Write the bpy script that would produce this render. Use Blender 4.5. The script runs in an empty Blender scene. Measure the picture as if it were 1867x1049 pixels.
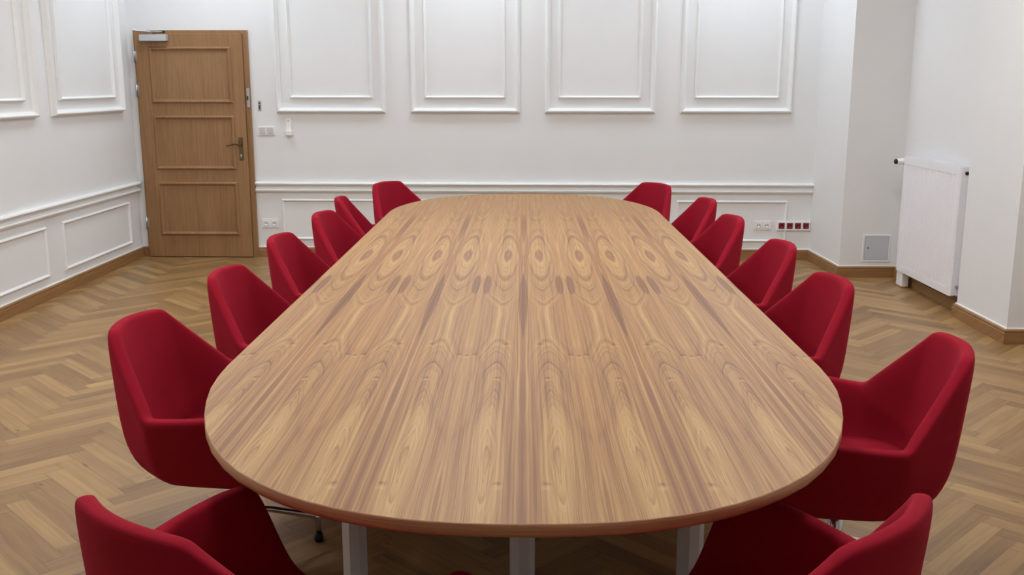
import bpy, bmesh, math, random
from mathutils import Vector, Matrix

random.seed(11)
PI = math.pi
SC = bpy.context.scene
COL = SC.collection

# ------------------------------------------------------------------ helpers
def link(name, bm, mat=None, parent=None, smooth=False, mats=None):
    me = bpy.data.meshes.new(name)
    bmesh.ops.recalc_face_normals(bm, faces=bm.faces)
    bm.to_mesh(me); bm.free()
    o = bpy.data.objects.new(name, me); COL.objects.link(o)
    for m in (mats or [mat]):
        if m: me.materials.append(m)
    if parent: o.parent = parent
    if smooth:
        for p in me.polygons: p.use_smooth = True
    return o

def thing(name, label, cat, loc=(0, 0, 0), rz=0.0, group=None):
    o = bpy.data.objects.new(name, None); COL.objects.link(o)
    o.empty_display_size = 0.1
    o.location = loc; o.rotation_euler = (0, 0, rz)
    o['label'] = label; o['category'] = cat
    if group: o['group'] = group
    return o

def tag(o, label, cat, group=None):
    o['label'] = label; o['category'] = cat
    if group: o['group'] = group
    return o

def struct(o, label=None):
    o['kind'] = 'structure'
    if label: o['label'] = label
    return o

def box(bm, x0, x1, y0, y1, z0, z1, bev=0.0, seg=2, mi=0):
    r = bmesh.ops.create_cube(bm, size=1.0)
    vs = r['verts']
    for v in vs:
        v.co = Vector((x0 + (v.co.x + .5) * (x1 - x0), y0 + (v.co.y + .5) * (y1 - y0), z0 + (v.co.z + .5) * (z1 - z0)))
    fs = set(f for v in vs for f in v.link_faces)
    if bev > 0:
        es = list(set(e for v in vs for e in v.link_edges))
        r2 = bmesh.ops.bevel(bm, geom=es, offset=bev, segments=seg, profile=.5, affect='EDGES')
        fs = set(r2['faces']) | set(f for f in fs if f.is_valid)
    for f in fs:
        if f.is_valid: f.material_index = mi

def tube(bm, pts, r, n=12, caps=True):
    pts = [Vector(p) for p in pts]
    rad = r if isinstance(r, (list, tuple)) else [r] * len(pts)
    rings = []
    prev = None
    for i, p in enumerate(pts):
        if i == 0: t = pts[1] - p
        elif i == len(pts) - 1: t = p - pts[i - 1]
        else: t = (pts[i + 1] - p).normalized() + (p - pts[i - 1]).normalized()
        t.normalize()
        if prev is None:
            a = Vector((0, 0, 1)) if abs(t.z) < .9 else Vector((1, 0, 0))
            u = t.cross(a).normalized()
        else:
            u = (prev - t * prev.dot(t)).normalized()
        prev = u
        w = t.cross(u)
        rings.append([bm.verts.new(p + (u * math.cos(2 * PI * k / n) + w * math.sin(2 * PI * k / n)) * rad[i]) for k in range(n)])
    for a, b in zip(rings[:-1], rings[1:]):
        for k in range(n):
            bm.faces.new((a[k], a[(k + 1) % n], b[(k + 1) % n], b[k]))
    if caps:
        bm.faces.new(rings[0]); bm.faces.new(rings[-1])

def lathe(bm, prof, n=24, axis='z', org=(0, 0, 0)):
    org = Vector(org); rings = []
    for r, h in prof:
        ring = []
        for k in range(n):
            a = 2 * PI * k / n
            c, s = r * math.cos(a), r * math.sin(a)
            v = Vector((c, s, h)) if axis == 'z' else (Vector((c, h, s)) if axis == 'y' else Vector((h, c, s)))
            ring.append(bm.verts.new(org + v))
        rings.append(ring)
    for a, b in zip(rings[:-1], rings[1:]):
        for k in range(n):
            bm.faces.new((a[k], a[(k + 1) % n], b[(k + 1) % n], b[k]))
    bm.faces.new(rings[0]); bm.faces.new(rings[-1])

def frame(bm, u0, u1, z0, z1, prof):
    """mitred rectangular moulding lying on a wall (local x along, -y out); prof = (inset, height) from the outer edge"""
    cols = []
    for t, h in prof:
        cols.append([bm.verts.new((u0 + t, -h, z0 + t)), bm.verts.new((u1 - t, -h, z0 + t)),
                     bm.verts.new((u1 - t, -h, z1 - t)), bm.verts.new((u0 + t, -h, z1 - t))])
    for a, b in zip(cols, cols[1:] + cols[:1]):
        for k in range(4):
            bm.faces.new((a[k], a[(k + 1) % 4], b[(k + 1) % 4], b[k]))

def sweep(bm, path, prof):
    """sweep prof [(out, z)] along an open plan polyline, out = left of travel, mitred"""
    P = [Vector((p[0], p[1])) for p in path]
    rings = []
    for i, p in enumerate(P):
        d0 = (P[i] - P[i - 1]).normalized() if i > 0 else None
        d1 = (P[i + 1] - P[i]).normalized() if i < len(P) - 1 else None
        if d0 is None: d0 = d1
        if d1 is None: d1 = d0
        n0 = Vector((-d0.y, d0.x)); n1 = Vector((-d1.y, d1.x))
        m = (n0 + n1).normalized(); m = m / max(.2, m.dot(n0))
        rings.append([bm.verts.new((p.x + m.x * o, p.y + m.y * o, z)) for o, z in prof])
    n = len(prof)
    for a, b in zip(rings[:-1], rings[1:]):
        for k in range(n):
            bm.faces.new((a[k], a[(k + 1) % n], b[(k + 1) % n], b[k]))
    bm.faces.new(rings[0]); bm.faces.new(rings[-1])

def prism(bm, poly, z0, z1):
    a = [bm.verts.new((x, y, z0)) for x, y in poly]
    b = [bm.verts.new((x, y, z1)) for x, y in poly]
    n = len(poly)
    for k in range(n):
        bm.faces.new((a[k], a[(k + 1) % n], b[(k + 1) % n], b[k]))
    bm.faces.new(a); bm.faces.new(b)

# ------------------------------------------------------------------ materials
def srgb(r, g, b):
    f = lambda c: (c / 255 / 12.92) if c / 255 <= .04045 else ((c / 255 + .055) / 1.055) ** 2.4
    return (f(r), f(g), f(b), 1.0)

class NT:
    """little expression helper over a material node tree"""
    def __init__(self, name):
        self.m = bpy.data.materials.new(name); self.m.use_nodes = True
        self.t = self.m.node_tree; self.n = self.t.nodes; self.l = self.t.links
        self.bsdf = self.n['Principled BSDF']
    def put(self, sock, v):
        if isinstance(v, bpy.types.NodeSocket): self.l.new(v, sock)
        else: sock.default_value = v
    def math(self, op, a, b=0.0, c=0.0, clamp=False):
        k = self.n.new('ShaderNodeMath'); k.operation = op; k.use_clamp = clamp
        self.put(k.inputs[0], a); self.put(k.inputs[1], b); self.put(k.inputs[2], c)
        return k.outputs[0]
    def add(self, a, b): return self.math('ADD', a, b)
    def sub(self, a, b): return self.math('SUBTRACT', a, b)
    def mul(self, a, b): return self.math('MULTIPLY', a, b)
    def div(self, a, b): return self.math('DIVIDE', a, b)
    def gauss(self, *terms):
        """exp(-sum(((v-c)/w)^2))"""
        s = None
        for v, c, w in terms:
            q = self.div(self.sub(v, c), w); q = self.mul(q, q)
            s = q if s is None else self.add(s, q)
        return self.math('POWER', math.e, self.mul(s, -1.0))
    def smooth(self, v, a, b):
        k = self.n.new('ShaderNodeMapRange'); k.interpolation_type = 'SMOOTHSTEP'
        self.put(k.inputs[0], v); k.inputs[1].default_value = a; k.inputs[2].default_value = b
        return k.outputs[0]
    def comb(self, x, y, z=0.0):
        k = self.n.new('ShaderNodeCombineXYZ')
        self.put(k.inputs[0], x); self.put(k.inputs[1], y); self.put(k.inputs[2], z)
        return k.outputs[0]
    def sep(self, v):
        k = self.n.new('ShaderNodeSeparateXYZ'); self.l.new(v, k.inputs[0]); return k.outputs
    def noise(self, vec, scale=1.0, detail=2.0, rough=.5, dist=0.0):
        k = self.n.new('ShaderNodeTexNoise'); self.l.new(vec, k.inputs['Vector'])
        k.inputs['Scale'].default_value = scale; k.inputs['Detail'].default_value = detail
        k.inputs['Roughness'].default_value = rough; k.inputs['Distortion'].default_value = dist
        return k.outputs[0]
    def noise1(self, w, scale=1.0, detail=2.0, rough=.5):
        k = self.n.new('ShaderNodeTexNoise'); k.noise_dimensions = '1D'; self.put(k.inputs['W'], w)
        k.inputs['Scale'].default_value = scale; k.inputs['Detail'].default_value = detail
        k.inputs['Roughness'].default_value = rough
        return k.outputs[0]
    def ramp(self, f, stops):
        k = self.n.new('ShaderNodeValToRGB'); self.l.new(f, k.inputs[0])
        e = k.color_ramp.elements
        while len(e) < len(stops): e.new(.5)
        for q, (p, c) in zip(e, stops): q.position = p; q.color = c
        return k.outputs[0]
    def mix(self, f, a, b, mode='MIX'):
        k = self.n.new('ShaderNodeMix'); k.data_type = 'RGBA'; k.blend_type = mode
        self.put(k.inputs[0], f); self.put(k.inputs[6], a); self.put(k.inputs[7], b)
        return k.outputs[2]
    def coord(self, which='Object'):
        return self.n.new('ShaderNodeTexCoord').outputs[which]
    def bump(self, h, strength, dist):
        k = self.n.new('ShaderNodeBump'); k.inputs['Strength'].default_value = strength
        k.inputs['Distance'].default_value = dist; self.l.new(h, k.inputs['Height'])
        self.l.new(k.outputs[0], self.bsdf.inputs['Normal'])
    def base(self, v): self.put(self.bsdf.inputs['Base Color'], v)
    def rough(self, v): self.put(self.bsdf.inputs['Roughness'], v)
    def spec(self, v): self.put(self.bsdf.inputs['Specular IOR Level'], v)

def simple(name, col, rough=.5, metal=0.0, spec=.5, nz=0.0, bump=0.0, bscale=400):
    t = NT(name)
    co = t.coord()
    if nz:
        f = t.noise(co, 6.0, 3.0)
        d = tuple(max(0, c * (1 - nz)) for c in col[:3]) + (1,)
        l = tuple(min(1, c * (1 + nz)) for c in col[:3]) + (1,)
        t.base(t.mix(f, d, l))
    else:
        t.base(col)
    if bump:
        t.bump(t.noise(co, bscale, 2.0), bump, .001)
    t.rough(rough); t.bsdf.inputs['Metallic'].default_value = metal; t.spec(spec)
    return t.m

M_WALL = simple('wall_paint', srgb(231, 231, 231), .75, spec=.3, nz=.015, bump=.12, bscale=160)
M_TRIM = simple('white_trim_paint', srgb(235, 235, 234), .5, spec=.3)
M_CEIL = simple('ceiling_paint', srgb(234, 234, 234), .9, spec=.2, nz=.01)
M_PLASTIC = simple('white_plastic', srgb(238, 237, 237), .3)
M_PLASTIC2 = simple('pale_grey_plastic', srgb(202, 198, 196), .4)
M_RED_PL = simple('dark_red_plastic', srgb(120, 16, 34), .4)
M_HOLE = simple('socket_hole', srgb(25, 22, 22), .6)
M_STEEL = simple('steel', srgb(188, 190, 192), .3, metal=1.0)
M_CLOSER = simple('silver_paint', srgb(196, 198, 202), .4, metal=.35)
M_CLOSER_ARM = simple('brushed_steel', srgb(140, 141, 143), .4, metal=.9)
M_CHROME = simple('chrome', srgb(200, 202, 205), .12, metal=1.0)
M_BLACK = simple('black_plastic', srgb(18, 18, 19), .45)
M_BRONZE = simple('aged_bronze', srgb(112, 92, 66), .38, metal=.85, nz=.2)
M_RADI = simple('radiator_enamel', srgb(238, 237, 241), .35)
M_HATCH = simple('hatch_enamel', srgb(198, 202, 210), .45)
M_POST = simple('table_post_paint', srgb(206, 212, 222), .4, metal=.1)
M_STEELD = simple('dark_recess', srgb(40, 40, 42), .5)

def fabric(name, col_a, col_b):
    t = NT(name)
    co = t.coord()
    f = t.noise(co, 14.0, 4.0, .6)
    w = t.noise(co, 900.0, 2.0, .6)
    t.base(t.mix(t.add(t.mul(f, .5), t.mul(w, .5)), col_a, col_b))
    t.rough(.95); t.spec(.12)
    t.bsdf.inputs['Sheen Weight'].default_value = .22
    t.bsdf.inputs['Sheen Roughness'].default_value = .45
    t.bsdf.inputs['Sheen Tint'].default_value = srgb(235, 70, 95)
    t.bump(w, .25, .0012)
    return t.m
M_RED = fabric('red_wool', srgb(138, 19, 36), srgb(159, 24, 45))

def oak(name, dark, mid, light, along='z', fine=70.0):
    """straight grained oak: grain follows one local axis"""
    t = NT(name)
    x, y, z = t.sep(t.coord())[:3]
    a, b = {'z': (z, t.add(x, t.mul(y, .7))), 'x': (x, t.add(z, t.mul(y, .7))), 'y': (y, t.add(z, t.mul(x, .7)))}[along]
    n1 = t.noise(t.comb(t.mul(b, 9.0), t.mul(a, .5)), 1.0, 3.0, .6, .4)
    n2 = t.noise(t.comb(t.mul(b, fine), t.mul(a, 2.2)), 1.0, 4.0, .65, .2)
    n3 = t.noise(t.comb(t.mul(b, fine * 5), t.mul(a, 9.0)), 1.0, 2.0, .5)
    f = t.add(t.add(t.mul(n1, .35), t.mul(n2, .45)), t.mul(n3, .2))
    t.base(t.ramp(f, [(.33, dark), (.5, mid), (.68, light)]))
    t.rough(.42); t.spec(.4); t.bump(n3, .08, .0006)
    return t.m
OAK = (srgb(131, 93, 59), srgb(150, 112, 75), srgb(168, 130, 92))
M_DOOR = oak('oak_door_veneer', *OAK, along='z', fine=55)
M_DOORH = oak('oak_door_moulding', srgb(134, 95, 57), srgb(153, 112, 71), srgb(169, 128, 86), along='x', fine=55)
M_SKIRT = oak('oak_skirting', srgb(128, 92, 56), srgb(147, 108, 68), srgb(165, 125, 82), along='x', fine=40)
M_SKIRTY = oak('oak_skirting_side', srgb(128, 92, 56), srgb(147, 108, 68), srgb(165, 125, 82), along='y', fine=40)

def parquet():
    t = NT('herringbone_oak')
    uv = t.n.new('ShaderNodeUVMap'); uv.uv_map = 'grain'
    u, v = t.sep(uv.outputs[0])[:2]                     # metres along / across, plus a random offset per plank
    at = t.n.new('ShaderNodeAttribute'); at.attribute_name = 'tone'
    tr, tg, tb = t.sep(at.outputs['Vector'])[:3]
    wob = t.noise(t.comb(t.mul(u, 2.2), t.mul(v, 9.0)), 1.0, 2.0, .5)
    vv = t.add(v, t.mul(wob, .055))
    rings = t.noise(t.comb(t.mul(u, .8), t.mul(vv, 55.0)), 1.0, 3.0, .6, .3)
    fine = t.noise(t.comb(t.mul(u, 7.0), t.mul(v, 330.0)), 1.0, 3.0, .6)
    blot = t.noise(t.comb(t.mul(u, 3.0), t.mul(v, 12.0)), 1.0, 3.0, .5)
    f = t.add(t.add(t.mul(rings, .46), t.mul(fine, .22)), t.mul(blot, .32))
    f = t.add(f, t.mul(t.sub(tr, .5), .33))
    c = t.ramp(f, [(.24, srgb(115, 85, 52)), (.42, srgb(142, 109, 68)), (.56, srgb(158, 124, 80)), (.74, srgb(178, 145, 93))])
    c = t.mix(t.mul(tg, .22), c, srgb(140, 102, 68))    # some planks redder
    kn = t.noise(t.comb(t.mul(u, 9.0), t.mul(v, 30.0)), 1.0, 1.0, .4)
    c = t.mix(t.mul(t.smooth(kn, .74, .8), .6), c, srgb(77, 50, 28))
    # joints between planks
    uv2 = t.n.new('ShaderNodeUVMap'); uv2.uv_map = 'joint'
    a, b = t.sep(uv2.outputs[0])[:2]
    e = t.math('MINIMUM', a, b)
    j = t.smooth(e, 0.0, .0018)
    c = t.mix(t.mul(t.sub(1.0, j), .28), c, srgb(81, 56, 31))
    t.base(c)
    t.rough(t.add(.30, t.mul(fine, .16))); t.spec(.45)
    t.bump(t.add(t.mul(fine, .3), j), .1, .0008)
    return t.m
M_FLOOR = parquet()

M_UNDER = simple('table_underside', srgb(70, 56, 46), .7, nz=.1)
TX = -0.004                                              # table centre seam
TY0, TY1 = 1.70, 7.287
TYC = (TY0 + TY1) / 2
def veneer():
    """book-matched walnut-like leaves, 168 mm wide, mirrored about every seam"""
    t = NT('bookmatched_veneer')
    x, y, z = t.sep(t.coord())[:3]
    Y = t.add(y, TYC)
    lf = t.div(x, .168)
    u = t.math('PINGPONG', lf, 1.0)
    leaf = t.math('FLOOR', lf)                           # slight change from leaf to leaf
    # gentle waviness (same on every leaf)
    w1 = t.noise(t.comb(t.mul(u, 1.6), t.mul(Y, 1.7)), 1.0, 2.0, .5)
    w2 = t.noise(t.comb(t.mul(u, 5.0), t.mul(Y, 5.0), 3.0), 1.0, 2.0, .5)
    uw = t.add(u, t.add(t.mul(t.sub(w1, .5), .26), t.mul(t.sub(w2, .5), .07)))
    # distance along the leaf to the nearer heart of the figure
    dA = t.div(t.sub(Y, 4.63), .62); dA = t.mul(dA, dA)
    dB = t.div(t.sub(Y, 2.00), .60); dB = t.mul(dB, dB)
    dC = t.div(t.sub(Y, 6.55), .55); dC = t.mul(dC, dC)
    dmin = t.math('SMOOTH_MIN', t.math('SMOOTH_MIN', dA, dB, 1.2), dC, 1.2)
    axis = t.add(.45, t.mul(t.sub(w1, .5), .10))
    du = t.div(t.sub(uw, .45), .28)
    h2 = t.add(t.math('POWER', t.math('ABSOLUTE', du), 1.7), t.math('MINIMUM', dmin, 3.2))
    h = t.math('SQRT', t.math('MAXIMUM', h2, 0.0))
    h = t.add(h, t.mul(t.sub(w2, .5), .10))
    # flame figure around the odd seams
    fu = t.div(t.sub(1.0, u), .36); fy = t.div(t.sub(Y, 2.54), .36)
    fl = t.math('SQRT', t.add(t.mul(fu, fu), t.mul(fy, fy)))
    flm = t.math('SUBTRACT', 1.0, t.smooth(fl, .85, 1.05))
    # growth rings follow the contours of h
    rA = t.noise1(h, 4.2, 3.0, .62)
    rB = t.noise1(t.add(h, 7.3), 11.0, 2.0, .6)
    rings = t.add(t.mul(rA, .62), t.mul(rB, .38))
    rL = t.smooth(t.noise1(t.add(h, 3.1), 13.0, 1.0, .5), .56, .70)
    # straight stripes close to the even seams
    us = t.add(u, t.mul(t.sub(w1, .5), .10))
    s1 = t.noise(t.comb(t.mul(us, 13.0), t.mul(Y, .30)), 1.0, 3.0, .6)
    s2 = t.noise(t.comb(t.mul(us, 36.0), t.mul(Y, 1.1), 5.0), 1.0, 3.0, .6)
    sL = t.smooth(t.noise(t.comb(t.mul(us, 24.0), t.mul(Y, .35), 8.0), 1.0, 1.5, .5), .56, .68)
    s3 = t.noise(t.comb(t.mul(x, 900.0), t.mul(Y, 14.0), 9.0), 1.0, 2.0, .6)
    near = t.math('SUBTRACT', 1.0, t.smooth(u, .10, .40))
    near = t.math('MAXIMUM', near, t.mul(t.smooth(u, .62, .92), t.add(.62, t.mul(t.gauss((Y, 3.25, .42)), .38))))
    fs = t.noise(t.comb(t.mul(us, 22.0), t.mul(Y, 2.6), 2.0), 1.0, 3.0, .6, .6)
    k = t.mul(near, .8)
    g = t.add(t.mul(rings, t.sub(1.0, k)), t.mul(s1, k))
    g = t.add(t.mul(g, t.sub(1.0, t.mul(flm, .8))), t.mul(t.sub(fs, .03), t.mul(flm, .8)))
    s4 = t.noise(t.comb(t.mul(us, 60.0), t.mul(Y, 2.2), 6.0), 1.0, 2.0, .6)
    g = t.add(t.add(t.mul(g, .44), t.mul(s2, .33)), t.mul(s4, .23))
    g = t.add(.53, t.mul(t.sub(g, .5), 2.25))
    g = t.add(g, t.mul(t.sub(t.noise(t.comb(t.mul(us, 9.0), t.mul(Y, .45), 12.0), 1.0, 2.0, .5), .5), .45))
    lines = t.add(t.mul(rL, t.sub(1.0, t.math('MAXIMUM', near, flm))), t.mul(sL, t.math('MAXIMUM', near, t.mul(flm, .6))))
    g = t.sub(g, t.mul(lines, .17))
    hair = t.smooth(t.noise(t.comb(t.mul(us, 75.0), t.mul(Y, .9), 15.0), 1.0, 2.0, .6), .55, .66)
    g = t.sub(g, t.mul(hair, .13))
    g = t.add(g, .02)
    # light oval halo and dark heart of each eye
    ex = t.sub(uw, .45)
    e1 = t.math('SQRT', t.add(t.math('POWER', t.div(ex, .27), 2.0), t.math('POWER', t.div(t.sub(Y, 4.62), .55), 2.0)))
    halo = t.sub(1.0, t.smooth(e1, .88, 1.0))
    g = t.add(g, t.mul(halo, .15))
    g = t.sub(g, t.mul(t.gauss((e1, 1.08, .07)), .20))
    g = t.sub(g, t.mul(t.sub(1.0, t.smooth(e1, .24, .36)), .34))
    g = t.sub(g, t.mul(t.gauss((e1, .60, .03)), .13))
    g = t.sub(g, t.mul(t.gauss((e1, .80, .025)), .09))
    e2 = t.math('SQRT', t.add(t.math('POWER', t.div(ex, .25), 2.0), t.math('POWER', t.div(t.sub(Y, 2.02), .42), 2.0)))
    g = t.add(g, t.mul(t.sub(1.0, t.smooth(e2, .7, 1.1)), .18))
    g = t.sub(g, t.mul(t.sub(1.0, t.smooth(e2, .16, .24)), .14))
    g = t.sub(g, t.mul(t.gauss((e2, .50, .05)), .10))
    # outline of the flame
    g = t.sub(g, t.mul(t.mul(t.gauss((fl, 1.02, .12)), s1), .16))
    # dark tongues on the even seams: pointed, sharp edged
    def tongue(yc, ry, wd, amt):
        q = t.div(t.sub(Y, yc), ry); q = t.sub(1.0, t.mul(q, q))
        wy = t.mul(t.math('MAXIMUM', q, 0.0001), wd)
        m = t.sub(1.0, t.smooth(t.div(u, wy), .72, 1.08))
        return t.mul(m, amt)
    g = t.sub(g, tongue(3.62, .55, .115, .30))
    g = t.sub(g, tongue(5.60, .60, .10, .26))
    g = t.sub(g, tongue(2.3, 1.9, .06, .26))
    g = t.sub(g, t.mul(t.gauss((u, .165, .022), (Y, 2.3, 1.2)), .20))
    g = t.sub(g, t.mul(t.gauss((u, .285, .016), (Y, 2.4, 1.0)), .14))
    g = t.sub(g, t.mul(t.gauss((u, .225, .012), (Y, 2.2, 1.0)), .12))
    po = t.math('SQRT', t.add(t.math('POWER', t.div(t.sub(u, t.add(.83, t.mul(w1, .10))), .10), 2.0), t.math('POWER', t.div(t.sub(Y, 3.93), .20), 2.0)))
    g = t.sub(g, t.mul(t.sub(1.0, t.smooth(po, .82, 1.05)), .30))
    # ripple marks across the grain
    for uc, yc in ((.42, 2.62), (.86, 2.86), (1.0, 2.85), (.30, 1.88), (.30, 2.98)):
        g = t.sub(g, t.mul(t.gauss((u, uc, .05), (Y, t.add(yc, t.mul(w2, .02)), .008)), .34))
        g = t.add(g, t.mul(t.gauss((u, uc, .05), (Y, yc - .012, .008)), .22))
    g = t.add(g, t.mul(t.sub(s3, .5), .16))
    c = t.ramp(g, [(.06, srgb(97, 63, 38)), (.26, srgb(128, 87, 53)), (.46, srgb(157, 116, 71)), (.64, srgb(177, 138, 86)), (.88, srgb(197, 161, 105))])
    # redder sapwood near the camera end of the flitch
    red = t.mul(t.noise(t.comb(t.mul(u, 2.0), t.mul(Y, 1.1), 4.0), 1.0, 2.0), .26)
    red = t.add(red, t.mul(near, .14))
    c = t.mix(red, c, srgb(158, 102, 56), 'MIX')
    lt = t.noise1(t.add(t.mul(leaf, 3.7), t.mul(Y, .1)), 1.0, 0.0)
    c = t.mix(t.mul(lt, .10), c, srgb(128, 87, 48))
    t.base(c)
    t.rough(t.add(.42, t.mul(s3, .10))); t.spec(.38)
    return t.m
M_TOP = veneer()

def edge_band():
    t = NT('table_edge_band')
    x, y, z = t.sep(t.coord())[:3]
    n = t.noise(t.comb(t.mul(t.add(x, y), 1.6), t.mul(z, 150.0)), 1.0, 4.0, .6, .5)
    n2 = t.noise(t.comb(t.mul(t.add(x, t.mul(y, .8)), 12.0), t.mul(z, 700.0)), 1.0, 2.0, .6)
    f = t.add(t.mul(n, .7), t.mul(n2, .3))
    t.base(t.ramp(f, [(.3, srgb(143, 96, 68)), (.5, srgb(184, 134, 98)), (.7, srgb(223, 175, 132))]))
    t.rough(.4); t.spec(.4)
    return t.m
M_EDGE = edge_band()

def emit(name, col, s):
    m = bpy.data.materials.new(name); m.use_nodes = True
    b = m.node_tree.nodes['Principled BSDF']
    b.inputs['Base Color'].default_value = (.9, .9, .9, 1)
    b.inputs['Emission Color'].default_value = col; b.inputs['Emission Strength'].default_value = s
    return m
LAMPS = {2.6: emit('lamp_diffuser_near', (.94, .972, .985, 1), 23.5), 5.25: emit('lamp_diffuser_middle', (.94, .972, .985, 1), 26.5), 8.0: emit('lamp_diffuser_far', (.85, .972, 1.08, 1), 17.0)}

# ------------------------------------------------------------------ room
CEIL = 3.30
YF = -2.2
LX = -3.465
# local frames of the walls (x along, y into the wall)
BW_O = Vector((-3.465, 8.815, 0)); BW_E = Vector((2.53, 8.70, 0))
BW_A = math.atan2((BW_E - BW_O).y, (BW_E - BW_O).x)
BW_L = (BW_E - BW_O).length
def on_back(o, u=0, d=0, z=0):
    o.rotation_euler = (0, 0, BW_A)
    o.location = BW_O + Matrix.Rotation(BW_A, 3, 'Z') @ Vector((u, -d, z))
    return o
def on_left(o, y=0, d=0, z=0):
    o.rotation_euler = (0, 0, PI / 2); o.location = (LX + d, y, z); return o

# floor of individual herringbone planks
def floor():
    W, N = .0722, 7
    L = W * N
    bm = bmesh.new()
    g = bm.loops.layers.uv.new('grain'); jn = bm.loops.layers.uv.new('joint')
    tl = bm.loops.layers.float_color.new('tone')
    A = Vector((-1, 1)) / math.sqrt(2); Bv = Vector((1, 1)) / math.sqrt(2)
    org = Vector((-2.29 + 0.0, 4.49))
    x0, x1, y0, y1 = -3.5, 3.4, YF - .02, 8.85
    rnd = random.Random(5)
    rng = 120
    def plank(p, d, w):
        q = [p, p + d * L, p + d * L + w * W, p + w * W]
        cx = sum(v.x for v in q) / 4; cy = sum(v.y for v in q) / 4
        if cx < x0 - .4 or cx > x1 + .4 or cy < y0 - .4 or cy > y1 + .4: return
        vs = [bm.verts.new((v.x, v.y, 0)) for v in q]
        f = bm.faces.new(vs)
        ro = (rnd.uniform(0, 40), rnd.uniform(0, 40)); fl = rnd.choice((-1, 1))
        tone = rnd.random(); tone2 = rnd.random() ** 2
        uvs = [(0, 0), (L, 0), (L, W), (0, W)]
        for lp, (a, b) in zip(f.loops, uvs):
            lp[g].uv = (a * fl + ro[0], b * fl + ro[1])
            lp[tl] = (tone, tone2, 0, 1)
        # joint distance is interpolated from a centre fan
        bmesh.ops.poke(bm, faces=[f])
    # index planks on the unit lattice
    for j in range(-rng, rng):
        for m in range(-12, 13):
            i = j + 2 * N * m
            plank(org + A * (i * W) + Bv * (j * W), A, Bv)              # runs along A
            iv = j + 2 * N * m + 2 * N - 1
            plank(org + A * ((iv + 1) * W) + Bv * (j * W), Bv, -A)      # runs along B
    # joint distances: 0 on the plank outline, half width at the middle
    for f in bm.faces:
        for lp in f.loops:
            inner = len(lp.vert.link_faces) == 4 and all(len(ff.verts) == 3 for ff in lp.vert.link_faces)
            lp[jn].uv = (W / 2, W / 2) if inner else (0, 0)
    bmesh.ops.bisect_plane(bm, geom=bm.verts[:] + bm.edges[:] + bm.faces[:], plane_co=(x0, 0, 0), plane_no=(-1, 0, 0), clear_outer=True)
    bmesh.ops.bisect_plane(bm, geom=bm.verts[:] + bm.edges[:] + bm.faces[:], plane_co=(x1, 0, 0), plane_no=(1, 0, 0), clear_outer=True)
    bmesh.ops.bisect_plane(bm, geom=bm.verts[:] + bm.edges[:] + bm.faces[:], plane_co=(0, y0, 0), plane_no=(0, -1, 0), clear_outer=True)
    bmesh.ops.bisect_plane(bm, geom=bm.verts[:] + bm.edges[:] + bm.faces[:], plane_co=(0, y1, 0), plane_no=(0, 1, 0), clear_outer=True)
    me = bpy.data.meshes.new('floor'); bm.to_mesh(me); bm.free()
    o = bpy.data.objects.new('floor', me); COL.objects.link(o); me.materials.append(M_FLOOR)
    for p in me.polygons:
        if p.normal.z < 0: p.flip()
    struct(o, 'herringbone oak parquet floor')
floor()

bm = bmesh.new(); box(bm, -3.6, 3.7, YF - .1, 9.0, CEIL, CEIL + .12); struct(link('ceiling', bm, M_CEIL))
bm = bmesh.new(); box(bm, LX - .15, LX, YF - .1, 8.98, 0, CEIL); struct(link('wall_left', bm, M_WALL), 'white panelled wall on the left')
bm = bmesh.new(); box(bm, -.02, BW_L + .15, 0, .15, 0, CEIL); struct(on_back(link('wall_back', bm, M_WALL)), 'white panelled wall at the far end')
bm = bmesh.new(); box(bm, LX - .1, 3.6, YF - .12, YF, 0, CEIL); struct(link('wall_front', bm, M_WALL))
RIGHT = [(3.35, YF), (3.35, 5.81), (2.905, 5.81), (2.905, 6.51), (3.0, 6.51), (3.0, 7.89), (2.545, 7.89), (2.53, 8.70)]
bm = bmesh.new(); prism(bm, RIGHT + [(2.53, 8.95), (3.65, 8.95), (3.65, YF)], 0, CEIL)
struct(link('wall_right', bm, M_WALL), 'white right wall with pillar, radiator niche and boxed corner')

# skirting boards
SK = [(0.0, 0.0), (.022, 0.0), (.022, .066), (.017, .070), (.017, .074), (.021, .078), (.019, .086), (.012, .091), (0.0, .091)]
SKW = [(0.0, .0905), (.009, .0905), (.007, .097), (0.0, .098)]
def skirting(name, path, mat):
    bm = bmesh.new(); sweep(bm, path, SK); o = struct(link(name, bm, mat))
    b2 = bmesh.new(); sweep(b2, path, SKW); link('white_sealant_bead', b2, M_TRIM, o)
    return o
skirting('baseboard_right', RIGHT + [tuple((BW_E - Vector((.004, 0, 0)))[:2])], M_SKIRT)
def bpt(u): 
    v = BW_O + Matrix.Rotation(BW_A, 3, 'Z') @ Vector((u, 0, 0)); return (v.x, v.y)
skirting('baseboard_back', [bpt(BW_L), bpt(1.064)], M_SKIRT)
skirting('baseboard_left', [bpt(.064), bpt(0.0), (LX, YF)], M_SKIRTY)

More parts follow.
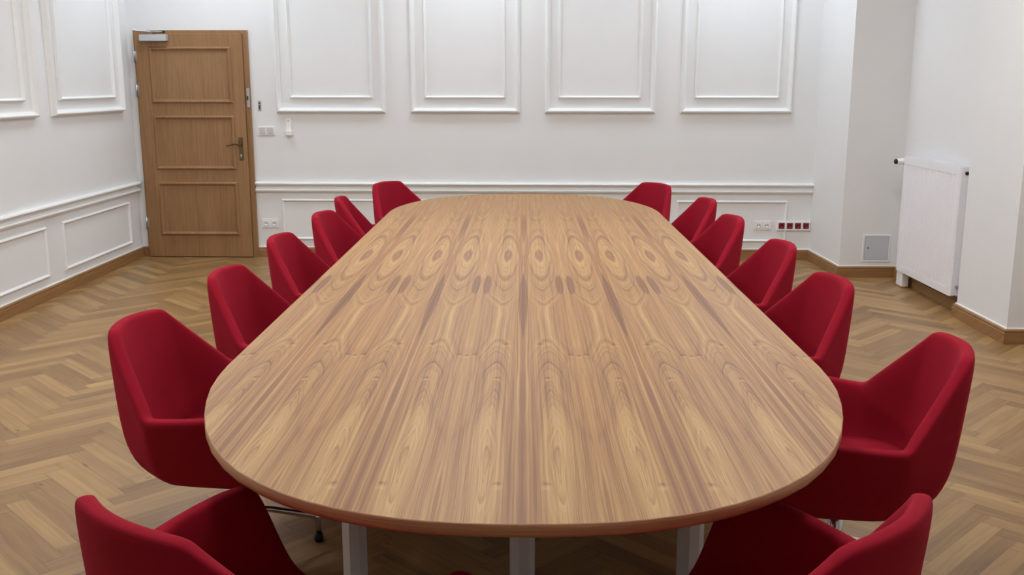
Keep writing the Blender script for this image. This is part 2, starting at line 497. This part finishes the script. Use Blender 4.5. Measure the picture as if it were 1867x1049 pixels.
# wall mouldings
TN = [0]
def trim(bm, place, label):
    TN[0] += 1
    return struct(place(link('trim_%d' % TN[0], bm, M_TRIM)), label)
P_OUT = [(0, 0), (0, .008), (.004, .016), (.010, .036), (.017, .044), (.024, .043), (.034, .024), (.040, .016), (.046, .010), (.046, 0)]
P_IN = [(0, 0), (0, .005), (.003, .012), (.008, .024), (.013, .026), (.018, .018), (.026, .006), (.026, 0)]
P_LOW = [(0, 0), (0, .007), (.006, .014), (.012, .018), (.018, .014), (.024, .006), (.024, 0)]
ZT = 3.02
for n_, (a, b, c, d) in enumerate(((1.285, 2.249, 1.402, 2.137), (2.467, 3.423, 2.587, 3.299), (3.639, 4.597, 3.752, 4.474), (4.81, 5.774, 4.929, 5.664))):
    bm = bmesh.new(); frame(bm, a, b, 1.284, ZT, P_OUT); trim(bm, on_back, 'outer moulding frame on the far wall')
    bm = bmesh.new(); frame(bm, c, d, 1.408, ZT - .12, P_IN); trim(bm, on_back, 'inner moulding frame on the far wall')
for a, b in ((1.29, 3.423), (3.639, 4.597), (4.806, 5.785)):
    bm = bmesh.new(); frame(bm, a, b, .157, .527, P_LOW); trim(bm, on_back, 'low moulding frame on the far wall')
for k in range(4):
    y1 = 8.583 - 1.538 * k; y0 = y1 - 1.31
    bm = bmesh.new(); frame(bm, y0, y1, 1.30, ZT, P_OUT); trim(bm, on_left, 'outer moulding frame on the left wall')
    bm = bmesh.new(); frame(bm, y0 + .14, y1 - .155, 1.414, ZT - .12, P_IN); trim(bm, on_left, 'inner moulding frame on the left wall')
    bm = bmesh.new(); frame(bm, y0 + .006, y1 - .022, .155, .525, P_LOW); trim(bm, on_left, 'low moulding frame on the left wall')
RAIL = [(0, .584), (.010, .584), (.016, .590), (.027, .597), (.031, .607), (.027, .617), (.014, .623), (.010, .628), (.010, .645), (.022, .650), (.036, .656), (.041, .665), (.036, .674), (.012, .679), (0, .679)]
bm = bmesh.new(); sweep(bm, [bpt(BW_L), bpt(1.066)], RAIL); trim(bm, lambda o: o, 'white dado rail along the far wall')
bm = bmesh.new(); sweep(bm, [bpt(.004), (LX, 8.80), (LX, YF)][1:], RAIL); trim(bm, lambda o: o, 'white dado rail along the left wall')

# ------------------------------------------------------------------ door
door = on_back(thing('door_1', 'oak panelled door in the far left corner', 'door'))
del door['category']; door['kind'] = 'structure'
D0 = -.002
bm = bmesh.new()
box(bm, .066, .088, -.03, .0, 0, 1.99); box(bm, 1.022, 1.062, -.03, .0, 0, 1.99); box(bm, .088, 1.022, -.03, .0, 1.962, 1.99)
box(bm, 1.014, 1.024, -.018, 0, 0, 1.965)
link('door_frame', bm, M_DOOR, door)
leaf = bmesh.new(); box(leaf, .080, 1.020, -.050, -.004, .006, 1.962, .003); leaf = link('door_leaf', leaf, M_DOOR, door)
PD = [(0, 0), (0, .006), (.005, .013), (.011, .019), (.018, .018), (.027, .006), (.032, .002), (.032, 0)]
for z0, z1 in ((1.370, 1.850), (.790, 1.262), (.203, .680)):
    bm = bmesh.new(); frame(bm, .203, .918, z0, z1, PD)
    o = link('panel_moulding', bm, M_DOOR, leaf); o.location = (0, -.0495, 0)
for z in (1.77, 1.479, .312):
    bm = bmesh.new(); tube(bm, [(.074, -.060, z - .055), (.074, -.060, z + .055)], .0075, 12); box(bm, .066, .092, -.0545, -.049, z - .045, z + .045, .001)
    link('hinge', bm, M_STEEL, door, True)
# handle on its plate
bm = bmesh.new(); box(bm, .946, .984, -.058, -.049, .872, 1.076, .004); hp = link('handle_plate', bm, M_BRONZE, door)
bm = bmesh.new()
tube(bm, [(.965, -.056, 1.012), (.965, -.098, 1.012)], .010, 12)
pts = [(.965 - .115 * k / 8, -.100 - .006 * math.sin(k / 8 * PI), 1.012 + .010 * math.sin(k / 8 * PI * 1.6)) for k in range(9)]
tube(bm, pts, [.0095, .0095, .009, .0085, .008, .0075, .007, .0065, .006], 12)
link('lever', bm, M_BRONZE, hp, True)
bm = bmesh.new(); lathe(bm, [(.009, -.064), (.009, -.056)], 16, 'y', (.965, 0, .918)); box(bm, .962, .968, -.062, -.056, .895, .915); link('lock_cylinder', bm, M_STEEL, hp)
# overhead closer
bm = bmesh.new(); box(bm, .146, .382, -.108, -.050, 1.896, 1.952, .006); cl = link('closer_body', bm, M_CLOSER, door)
bm = bmesh.new()
box(bm, .235, .262, -.100, -.070, 1.952, 1.962)
tube(bm, [(.248, -.085, 1.960), (.248, -.085, 1.976)], .009, 12)
tube(bm, [(.248, -.085, 1.973), (.115, -.165, 1.985)], .0042, 8)
tube(bm, [(.115, -.165, 1.987), (.330, -.030, 1.976)], .0036, 8)
link('closer_arm', bm, M_CLOSER_ARM, cl)
bm = bmesh.new(); box(bm, .300, .350, -.036, -.028, 1.966, 1.986, .002); link('closer_bracket', bm, M_BLACK, cl)
bm = bmesh.new(); box(bm, 1.034, 1.060, -.037, -.029, 1.335, 1.498, .002); sp = link('strike_plate', bm, M_STEEL, door)
bm = bmesh.new(); box(bm, 1.036, 1.048, -.040, -.036, 1.395, 1.432); link('strike_recess', bm, M_STEELD, sp)
bm = bmesh.new(); box(bm, .088, 1.022, -.02, .0, 0, .004); link('threshold_gap', bm, M_STEELD, door)

# ------------------------------------------------------------------ small wall fittings
def schuko(bm_frame, cx, cz, parent, mat, r=.0205):
    bm = bmesh.new(); box(bm, cx - .026, cx + .026, -.0125, -.0075, cz - .026, cz + .026, .002); f = link('socket_face', bm, mat, parent)
    bm = bmesh.new()
    n = 28
    ro, ri = r, r - .002
    a = [[bm.verts.new((cx + q * math.cos(2 * PI * k / n), yy, cz + q * math.sin(2 * PI * k / n))) for k in range(n)] for q, yy in ((ro, -.0128), (ri, -.0150), (ri - .001, -.0128))]
    for p, q in zip(a[:-1], a[1:]):
        for k in range(n): bm.faces.new((p[k], p[(k + 1) % n], q[(k + 1) % n], q[k]))
    bm.faces.new(a[-1])
    link('socket_ring', bm, mat, f, True)
    bm = bmesh.new()
    for s in (-1, 1): lathe(bm, [(.0036, -.0140), (.0036, -.0127)], 10, 'y', (cx + s * .0095, 0, cz))
    link('pin_holes', bm, M_HOLE, f)
    return f
def outlet(name, label, u, z, n, mat_face, group=None, dep=0.0):
    w = .071 * n + .010
    t = on_back(thing(name, label, 'socket', group=group), u, 0, z)
    bm = bmesh.new(); box(bm, -w / 2, w / 2, -.0095 - dep, 0, -.0405, .0405, .003); link('surround', bm, M_PLASTIC, t)
    for k in range(n):
        f = schuko(None, (k - (n - 1) / 2) * .071, 0, t, mat_face); f.location = (0, -dep, 0)
    return t
outlet('wall_socket', 'white double wall socket low on the wall just right of the door', 1.179, .306, 2, M_PLASTIC, 'white double wall sockets')
outlet('wall_socket', 'white double wall socket beside the row of red sockets', 5.574, .307, 2, M_PLASTIC, 'white double wall sockets')
outlet('red_wall_socket', 'row of four dark red sockets in one white surround by the far right corner', 5.845, .305, 4, M_RED_PL, dep=.0125)

sw = on_back(thing('light_switch', 'white double light switch on the wall right of the door handle', 'light switch'), 1.185, 0, 1.130)
bm = bmesh.new(); box(bm, -.076, .076, -.010, 0, -.0405, .0405, .003); link('surround', bm, M_PLASTIC, sw)
for k in (-1, 1):
    bm = bmesh.new(); box(bm, k * .0355 - .027, k * .0355 + .027, -.0145, -.0095, -.027, .027, .003); link('rocker', bm, M_PLASTIC2, sw)
hd = on_back(thing('remote_holder', 'small white remote control in a wall holder right of the light switch', 'remote holder'), 1.387, 0, 1.09)
bm = bmesh.new(); box(bm, -.023, .023, -.018, 0, .02, .145, .006, 3); link('remote_body', bm, M_PLASTIC, hd)
bm = bmesh.new(); lathe(bm, [(.007, -.0205), (.009, -.0178)], 16, 'y', (0, 0, .128)); link('round_button', bm, M_PLASTIC2, hd)
bm = bmesh.new(); box(bm, -.030, .030, -.045, 0, 0, .046, .006, 3); link('holder_cup', bm, M_PLASTIC, hd)
kp = on_back(thing('lock_plate', 'small upright steel plate on the wall above the light switch', 'lock plate'), 1.135, 0, 1.346)
bm = bmesh.new(); box(bm, -.014, .014, -.005, 0, -.043, .043, .002); link('plate', bm, M_STEEL, kp)
bm = bmesh.new(); lathe(bm, [(.007, -.0065), (.007, -.0045)], 14, 'y', (0, 0, .022)); box(bm, -.006, .006, -.006, -.0045, -.030, .006); link('keyhole', bm, M_STEELD, kp)

# metal hatch on the boxed corner (faces the camera)
ht = thing('access_hatch', 'small square grey metal hatch low on the boxed corner left of the radiator', 'access hatch', (2.833, 7.89, .238))
bm = bmesh.new(); frame(bm, -.112, .112, -.112, .112, [(0, 0), (0, .006), (.004, .009), (.014, .008), (.016, .003), (.016, 0)]); link('hatch_frame', bm, M_TRIM, ht)
bm = bmesh.new(); box(bm, -.094, .094, -.006, -.001, -.094, .094, .0015); hdr = link('hatch_door', bm, M_HATCH, ht)
bm = bmesh.new(); lathe(bm, [(.0085, -.009), (.0085, -.005)], 16, 'y', (-.068, 0, .004)); link('lock', bm, M_STEEL, hdr)
bm = bmesh.new(); box(bm, -.0705, -.0655, -.0098, -.0085, -.003, .011); link('key_slot', bm, M_HOLE, hdr)

# ------------------------------------------------------------------ radiator (local x = towards the camera along the niche, -y out)
rd = thing('radiator', 'white panel radiator hanging in the niche on the right wall', 'radiator', (3.0, 7.585, 0), -PI / 2)
RL, RZ0, RZ1 = .985, .122, 1.000
bm = bmesh.new()
# front sheet with pressed vertical channels
n = 28; m0 = .045; pitch = (RL - 2 * m0) / n
prof = [(0.0, -.085), (0.003, -.108), (.010, -.114), (m0 - .010, -.114)]
for k in range(n):
    a = m0 + k * pitch
    prof += [(a + pitch * .12, -.114), (a + pitch * .24, -.1055), (a + pitch * .62, -.1055), (a + pitch * .74, -.114)]
prof += [(RL - m0 + .010, -.114), (RL - .010, -.114), (RL - .003, -.108), (RL, -.085)]
zs = [(RZ0, 0), (RZ0 + .050, 0), (RZ0 + .059, 1.0), (RZ0 + .100, .32), (RZ1 - .105, .40), (RZ1 - .066, 1.0), (RZ1 - .057, 0), (RZ1 - .004, 0)]
rows = []
for z, f in zs:
    rows.append([bm.verts.new((x, (-.114 + (y + .114) * f) if .02 < x < RL - .02 else y, z)) for x, y in prof])
for a, b in zip(rows[:-1], rows[1:]):
    for k in range(len(prof) - 1): bm.faces.new((a[k], a[k + 1], b[k + 1], b[k]))
link('front_panel', bm, M_RADI, rd)
bm = bmesh.new(); box(bm, .004, RL - .004, -.040, -.030, RZ0 + .01, RZ1 - .02); link('rear_panel', bm, M_RADI, rd)
bm = bmesh.new()
for k in range(46):
    x = .03 + k * (RL - .06) / 45
    box(bm, x - .0012, x + .0012, -.085, -.040, RZ0 + .03, RZ1 - .03)
link('convector_fins', bm, M_RADI, rd)
for x0, x1 in ((-.004, .004), (RL - .004, RL + .004)):
    bm = bmesh.new(); box(bm, x0, x1, -.106, -.030, RZ0 + .004, RZ1 - .002, .0025); link('side_cover', bm, M_RADI, rd)
bm = bmesh.new()
box(bm, .004, RL - .004, -.108, -.098, RZ1 - .006, RZ1); box(bm, .004, RL - .004, -.040, -.030, RZ1 - .006, RZ1)
for k in range(60):
    x = .012 + k * (RL - .024) / 59
    box(bm, x - .002, x + .002, -.098, -.040, RZ1 - .005, RZ1 - .001)
link('top_grille', bm, M_RADI, rd)
for z in (.30, .82):
    for x in (.15, .83):
        bm = bmesh.new(); box(bm, x - .02, x + .02, -.031, .0, z - .03, z + .03); link('wall_bracket', bm, M_STEEL, rd)
bm = bmesh.new(); lathe(bm, [(.014, .0), (.014, -.040)], 16, 'x', (-.004, -.070, .955)); lathe(bm, [(.013, -.068), (.013, -.102)], 16, 'y', (-.030, 0, .955)); vb = link('valve_body', bm, M_CHROME, rd)
bm = bmesh.new(); lathe(bm, [(.017, -.098), (.026, -.104), (.026, -.120), (.0235, -.123), (.0235, -.150), (.019, -.158)], 20, 'y', (-.030, 0, .955)); link('thermostat_head', bm, M_PLASTIC, vb, True)
bm = bmesh.new(); lathe(bm, [(.0195, -.157), (.0195, -.170), (.015, -.176)], 20, 'y', (-.030, 0, .955)); link('head_cap', bm, M_BLACK, vb, True)
bm = bmesh.new(); lathe(bm, [(.012, 0), (.012, .014)], 16, 'x', (RL + .003, -.070, .955)); link('vent_plug', bm, M_BLACK, rd)
bm = bmesh.new(); lathe(bm, [(.013, 0), (.013, .018)], 16, 'x', (RL + .003, -.070, .185)); link('drain_plug', bm, M_CHROME, rd)
bm = bmesh.new(); box(bm, .0, .12, -.104, -.055, .010, RZ0 - .001, .003); link('pipe_cover', bm, M_PLASTIC, rd)
bm = bmesh.new(); box(bm, -.008, .128, -.112, -.05, 0.0, .010, .002); link('floor_collar', bm, M_SKIRT, rd)

# ------------------------------------------------------------------ table
tb = thing('conference_table', 'long oval conference table with bookmatched veneer top in the middle of the room', 'table', (TX, TYC, 0))
HALF = [(0, 0), (.06, .001), (.12, .005), (.18, .012), (.24, .025), (.30, .043), (.36, .067), (.42, .098), (.48, .138), (.54, .188), (.60, .250), (.655, .325), (.705, .410),
        (.75, .510), (.785, .61), (.815, .72), (.838, .83), (.851, .94), (.857, 1.05), (.857, 1.16)]
LY = (TY1 - TY0) / 2
outl = []
near_r = [(x, -LY + y) for x, y in HALF]
outl += near_r                                            # near tip to right side
outl += [(x, LY - y) for x, y in reversed(HALF)]          # right side to far tip
outl += [(-x, LY - y) for x, y in HALF[1:]]
outl += [(-x, -LY + y) for x, y in reversed(HALF[1:])]
def inset(poly, d):
    P = [Vector(p) for p in poly]; out = []
    for i in range(len(P)):
        t = (P[(i + 1) % len(P)] - P[i - 1]).normalized()
        out.append(P[i] + Vector((-t.y, t.x)) * d)
    return out
bm = bmesh.new()
lev = [(0.0025, .740, 0), (0.0, .7375, 1), (0.0, .7175, 1), (.003, .7125, 1)]
rings = [[bm.verts.new((p.x, p.y, z)) for p in inset(outl, d)] for d, z, _ in lev]
for (a, b) in zip(rings[:-1], rings[1:]):
    for k in range(len(a)):
        f = bm.faces.new((a[k], a[(k + 1) % len(a)], b[(k + 1) % len(a)], b[k])); f.material_index = 1; f.smooth = True
f = bm.faces.new(rings[0]); f.material_index = 0
f = bm.faces.new(rings[-1]); f.material_index = 2
link('tabletop', bm, None, tb, mats=[M_TOP, M_EDGE, M_UNDER])
def post(x, y):
    bm = bmesh.new()
    n = 8; r0 = .034; off = PI / 8 + .16
    a = [bm.verts.new((x + r0 * math.cos(off + 2 * PI * k / n), y + r0 * math.sin(off + 2 * PI * k / n), .012)) for k in range(n)]
    b = [bm.verts.new((v.co.x, v.co.y, .700)) for v in a]
    for k in range(n): bm.faces.new((a[k], a[(k + 1) % n], b[(k + 1) % n], b[k]))
    bm.faces.new(a); bm.faces.new(b)
    o = link('leg', bm, M_POST, tb)
    bm = bmesh.new(); lathe(bm, [(.030, 0), (.030, .012)], 16, 'z', (x, y, 0)); link('foot', bm, M_BLACK, o)
for yy in (2.40 - TYC, 4.50 - TYC, 6.60 - TYC):
    for xx in (-.44, 0.0, .44): post(xx, yy)
    bm = bmesh.new(); box(bm, -.50, .50, yy - .025, yy + .025, .672, .7123, .002); link('cross_beam', bm, M_POST, tb)
for xx in (-.44, .44):
    bm = bmesh.new(); box(bm, xx - .02, xx + .02, 2.426 - TYC, 6.574 - TYC, .672, .712, .002); link('long_beam', bm, M_POST, tb)

# ------------------------------------------------------------------ chairs
# corner points of half the shell, from the middle of the back round to the middle of the seat front
K_RIM = [(-.338, 0, .828), (-.297, .172, .822), (-.122, .326, .602), (.232, .352, .640), (.270, .250, .415), (.268, 0, .402)]
K_MID = [(-.292, 0, .50), (-.266, .190, .50), (-.122, .300, .475), (.17, .312, .47), (.240, .235, .400), (.250, 0, .384)]
K_BOT = [(-.165, 0, .366), (-.150, .180, .366), (-.06, .238, .366), (.10, .240, .366), (.178, .185, .360), (.186, 0, .357)]
def half_ring(K, cmix):
    K = [Vector(p) for p in K]
    segs = [(.0, .45, .82), (.11, .5, .90), (.10, .45, .80), (.16, .5, .84), (.3, .65)]
    out = []
    for i, fr in enumerate(segs):
        for f in fr: 
            p = K[i].lerp(K[i + 1], f)
            if i == 0: p.x -= cmix[4] * math.sin(PI * f)
            if i == 2: p.y += cmix[5] * math.sin(PI * f)
            out.append(p)
        if i < 4: out.append(None)
    out.append(K[5])
    for i, p in enumerate(out):
        if p is None:
            c = [k for k, q in enumerate(out[:i]) if q is None or k in CORN]
            j = len(c); CORN.append(i)
            out[i] = K[j + 1] * cmix[j] + (out[i - 1] + out[i + 1]) * (.5 - .5 * cmix[j])
    return out
CORN = []
def ring3(K, cmix):
    CORN.clear(); return half_ring(K, cmix)
RIM = ring3(K_RIM, (.44, .85, .35, .5, .008, .020))
MID = ring3(K_MID, (.2, .4, .2, .3, .006, .008))
BOT = ring3(K_BOT, (.1, .3, .3, .2, .0, .0))
def shell_bm():
    bm = bmesh.new()
    def full(h):
        h = [Vector(p) for p in h]
        return h + [Vector((p.x, -p.y, p.z)) for p in reversed(h[1:-1])]
    R, Mi, B = full(RIM), full(MID), full(BOT)
    n = len(R)
    TH = .046
    def nrm(ring):
        o = []
        for i in range(n):
            t = ring[(i + 1) % n] - ring[i - 1]; t.z = 0; t.normalize()
            o.append(Vector((t.y, -t.x, 0)))
        return o
    nm = nrm(Mi)
    s = 1 if nm[0].x < 0 else -1
    nm = [v * s for v in nm]                                # outward in plan
    lerp = lambda a, b, k: [p.lerp(q, k) for p, q in zip(a, b)]
    outer_lo = [p.lerp(q, .5) + nm[i] * .020 - Vector((0, 0, .018)) for i, (p, q) in enumerate(zip(Mi, B))]
    th = [TH * (.55 if 15 <= i <= n - 15 else 1.0) for i in range(n)]
    dn = Vector((0, 0, -.012))
    inn = [R[i] - nm[i] * th[i] + dn for i in range(n)]
    innM = [Mi[i] - nm[i] * th[i] for i in range(n)]
    for _ in range(3): innM = [innM[i] * .5 + (innM[i - 1] + innM[(i + 1) % n]) * .25 for i in range(n)]
    rings = []
    rings.append([B[i] * .5 + Vector((0, 0, .182)) for i in range(n)])
    rings.append(B)
    rings.append(outer_lo)
    rings.append(Mi)
    rings.append(lerp(Mi, R, .5))
    rings.append([R[i] + dn for i in range(n)])
    rings.append([R[i] - nm[i] * th[i] * .22 + Vector((0, 0, -.001)) for i in range(n)])
    rings.append([R[i] - nm[i] * th[i] * .78 + Vector((0, 0, -.001)) for i in range(n)])
    rings.append(inn)
    rings.append(lerp(inn, innM, .5))
    rings.append([Vector((p.x, p.y, max(.415, p.z - .03))) for p in innM] )
    rings.append([Vector((p.x * .86, p.y * .86, .405)) for p in innM])
    rings.append([Vector((p.x * .4, p.y * .4, .400)) for p in innM])
    V = [[bm.verts.new(p) for p in r] for r in rings]
    for a, b in zip(V[:-1], V[1:]):
        for k in range(n): bm.faces.new((a[k], a[(k + 1) % n], b[(k + 1) % n], b[k]))
    bm.faces.new(V[0]); bm.faces.new(V[-1])
    return bm
def seat_bm():
    bm = bmesh.new()
    n = 36; rings = []
    def ring(sx, sy, z):
        o = []
        for k in range(n):
            a = 2 * PI * k / n; c, s_ = math.cos(a), math.sin(a)
            x = .005 + sx * math.copysign(abs(c) ** .6, c); y = sy * math.copysign(abs(s_) ** .6, s_)
            o.append(bm.verts.new((x, y, z)))
        return o
    for sx, sy, z in ((.20, .215, .398), (.222, .236, .410), (.226, .240, .430), (.216, .230, .450), (.16, .17, .458), (.07, .07, .460)):
        rings.append(ring(sx, sy, z))
    for a, b in zip(rings[:-1], rings[1:]):
        for k in range(n): bm.faces.new((a[k], a[(k + 1) % n], b[(k + 1) % n], b[k]))
    bm.faces.new(rings[0]); bm.faces.new(rings[-1])
    return bm
def make_chair():
    t = thing('armchair', '', 'chair')
    sh = link('upholstered_shell', shell_bm(), M_RED, t, True)
    md = sh.modifiers.new('smooth', 'SUBSURF'); md.levels = 2; md.render_levels = 2
    link('seat_cushion', seat_bm(), M_RED, t, True)
    bm = bmesh.new(); box(bm, -.11, .11, -.09, .09, .336, .3585, .006); link('seat_plate', bm, M_BLACK, t)
    bm = bmesh.new(); lathe(bm, [(.024, .155), (.030, .160), (.030, .222), (.022, .236), (.022, .336)], 20); link('pedestal', bm, M_CHROME, t, True)
    for k in range(4):
        a = PI / 4 + k * PI / 2; c, s_ = math.cos(a), math.sin(a)
        P = [(.026, .196), (.12, .164), (.24, .112), (.272, .098), (.286, .086), (.290, .066), (.290, .026)]
        bm = bmesh.new(); tube(bm, [(r * c, r * s_, z) for r, z in P], .0105, 12); lg = link('leg', bm, M_CHROME, t, True)
        bm = bmesh.new(); lathe(bm, [(.012, 0), (.0155, .003), (.0155, .024), (.0125, .030)], 14, 'z', (.290 * c, .290 * s_, 0)); link('glide', bm, M_BLACK, lg, True)
    return t
proto = make_chair()
def copy_tree(o, parent=None):
    c = o.copy(); COL.objects.link(c)
    if parent: c.parent = parent
    for ch in list(o.children): copy_tree(ch, c)
    return c
CH = [  # back-top centre x, y, facing angle in degrees, label
    (-.680, 1.541, 53, 'red upholstered armchair at the near left curve of the table, its back to the camera'),
    (-1.227, 2.986, -6, 'nearest red armchair of the row along the left side of the table'),
    (-1.190, 3.80, -5, 'second nearest red armchair of the row along the left side of the table'),
    (-1.193, 4.685, -4, 'third red armchair of the row along the left side of the table'),
    (-1.160, 5.555, -7, 'fourth red armchair of the row along the left side of the table'),
    (-1.190, 6.30, 6, 'fifth and last red armchair of the left row, turned so its side shows'),
    (-1.035, 7.33, -30, 'red armchair at the far left curve of the table, facing the camera'),
    (.631, 1.552, 137, 'red upholstered armchair at the near right curve of the table, its back to the camera'),
    (1.226, 2.708, 171.5, 'nearest red armchair of the row along the right side of the table'),
    (1.182, 3.665, 186, 'second nearest red armchair of the row along the right side of the table'),
    (1.205, 4.505, 183.5, 'third red armchair of the row along the right side of the table'),
    (1.163, 5.41, 186, 'fourth red armchair of the row along the right side of the table'),
    (1.174, 6.25, 186, 'fifth and last red armchair of the row along the right side of the table'),
    (.975, 7.25, 212, 'red armchair at the far right curve of the table, facing the camera'),
]
for i, (x, y, a, lab) in enumerate(CH):
    o = proto if i == 0 else copy_tree(proto)
    r = math.radians(a)
    o.location = (x + .30 * math.cos(r), y + .30 * math.sin(r), 0); o.rotation_euler = (0, 0, r)
    o['label'] = lab; o['group'] = 'red armchairs around the conference table'

# ------------------------------------------------------------------ ceiling lamps (above the frame, they light the room)
k = 0
for y in (2.6, 5.25, 8.0):
    for x in (-2.55, -.42, 1.72):
        side = 'left' if x < -1 else ('middle' if x < 1 else 'right')
        row = {2.6: 'over the near end of the table', 5.25: 'over the middle of the table', 8.0: 'by the far wall'}[y]
        t = thing('ceiling_light', 'square ceiling light, %s one of the row %s' % (side, row), 'ceiling light', (x, y, CEIL), group='square ceiling lights')
        bm = bmesh.new(); frame(bm, -.32, .32, -.32, .32, [(0, 0), (0, .05), (.02, .05), (.02, 0)])
        f = link('lamp_frame', bm, M_PLASTIC, t); f.rotation_euler = (PI / 2, 0, 0)
        bm = bmesh.new(); box(bm, -.30, .30, -.30, .30, -.042, -.002); link('diffuser', bm, LAMPS[y], t)

# ------------------------------------------------------------------ camera
F = 1800.0; H = 1.54
p = math.atan((524.5 - 152) / F)
psi = math.atan((957 - 933.5) * math.cos(p) / F)
cam = bpy.data.cameras.new('camera'); co = bpy.data.objects.new('camera', cam); COL.objects.link(co)
cam.sensor_fit = 'HORIZONTAL'; cam.sensor_width = 36.0; cam.lens = F / 1867 * 36.0; cam.clip_start = .05
co.location = (0, 0, H); co.rotation_euler = (PI / 2 - p, 0, psi)
SC.camera = co

w = bpy.data.worlds.new('world'); SC.world = w; w.use_nodes = True
w.node_tree.nodes['Background'].inputs[0].default_value = (.5, .5, .55, 1); w.node_tree.nodes['Background'].inputs[1].default_value = .05
SC.view_settings.view_transform = 'Standard'; SC.view_settings.look = 'None'
SC.view_settings.gamma = 1.0; SC.view_settings.use_curve_mapping = False
SC.view_settings.exposure = 0.0
SC.cycles.max_bounces = 10; SC.cycles.diffuse_bounces = 6
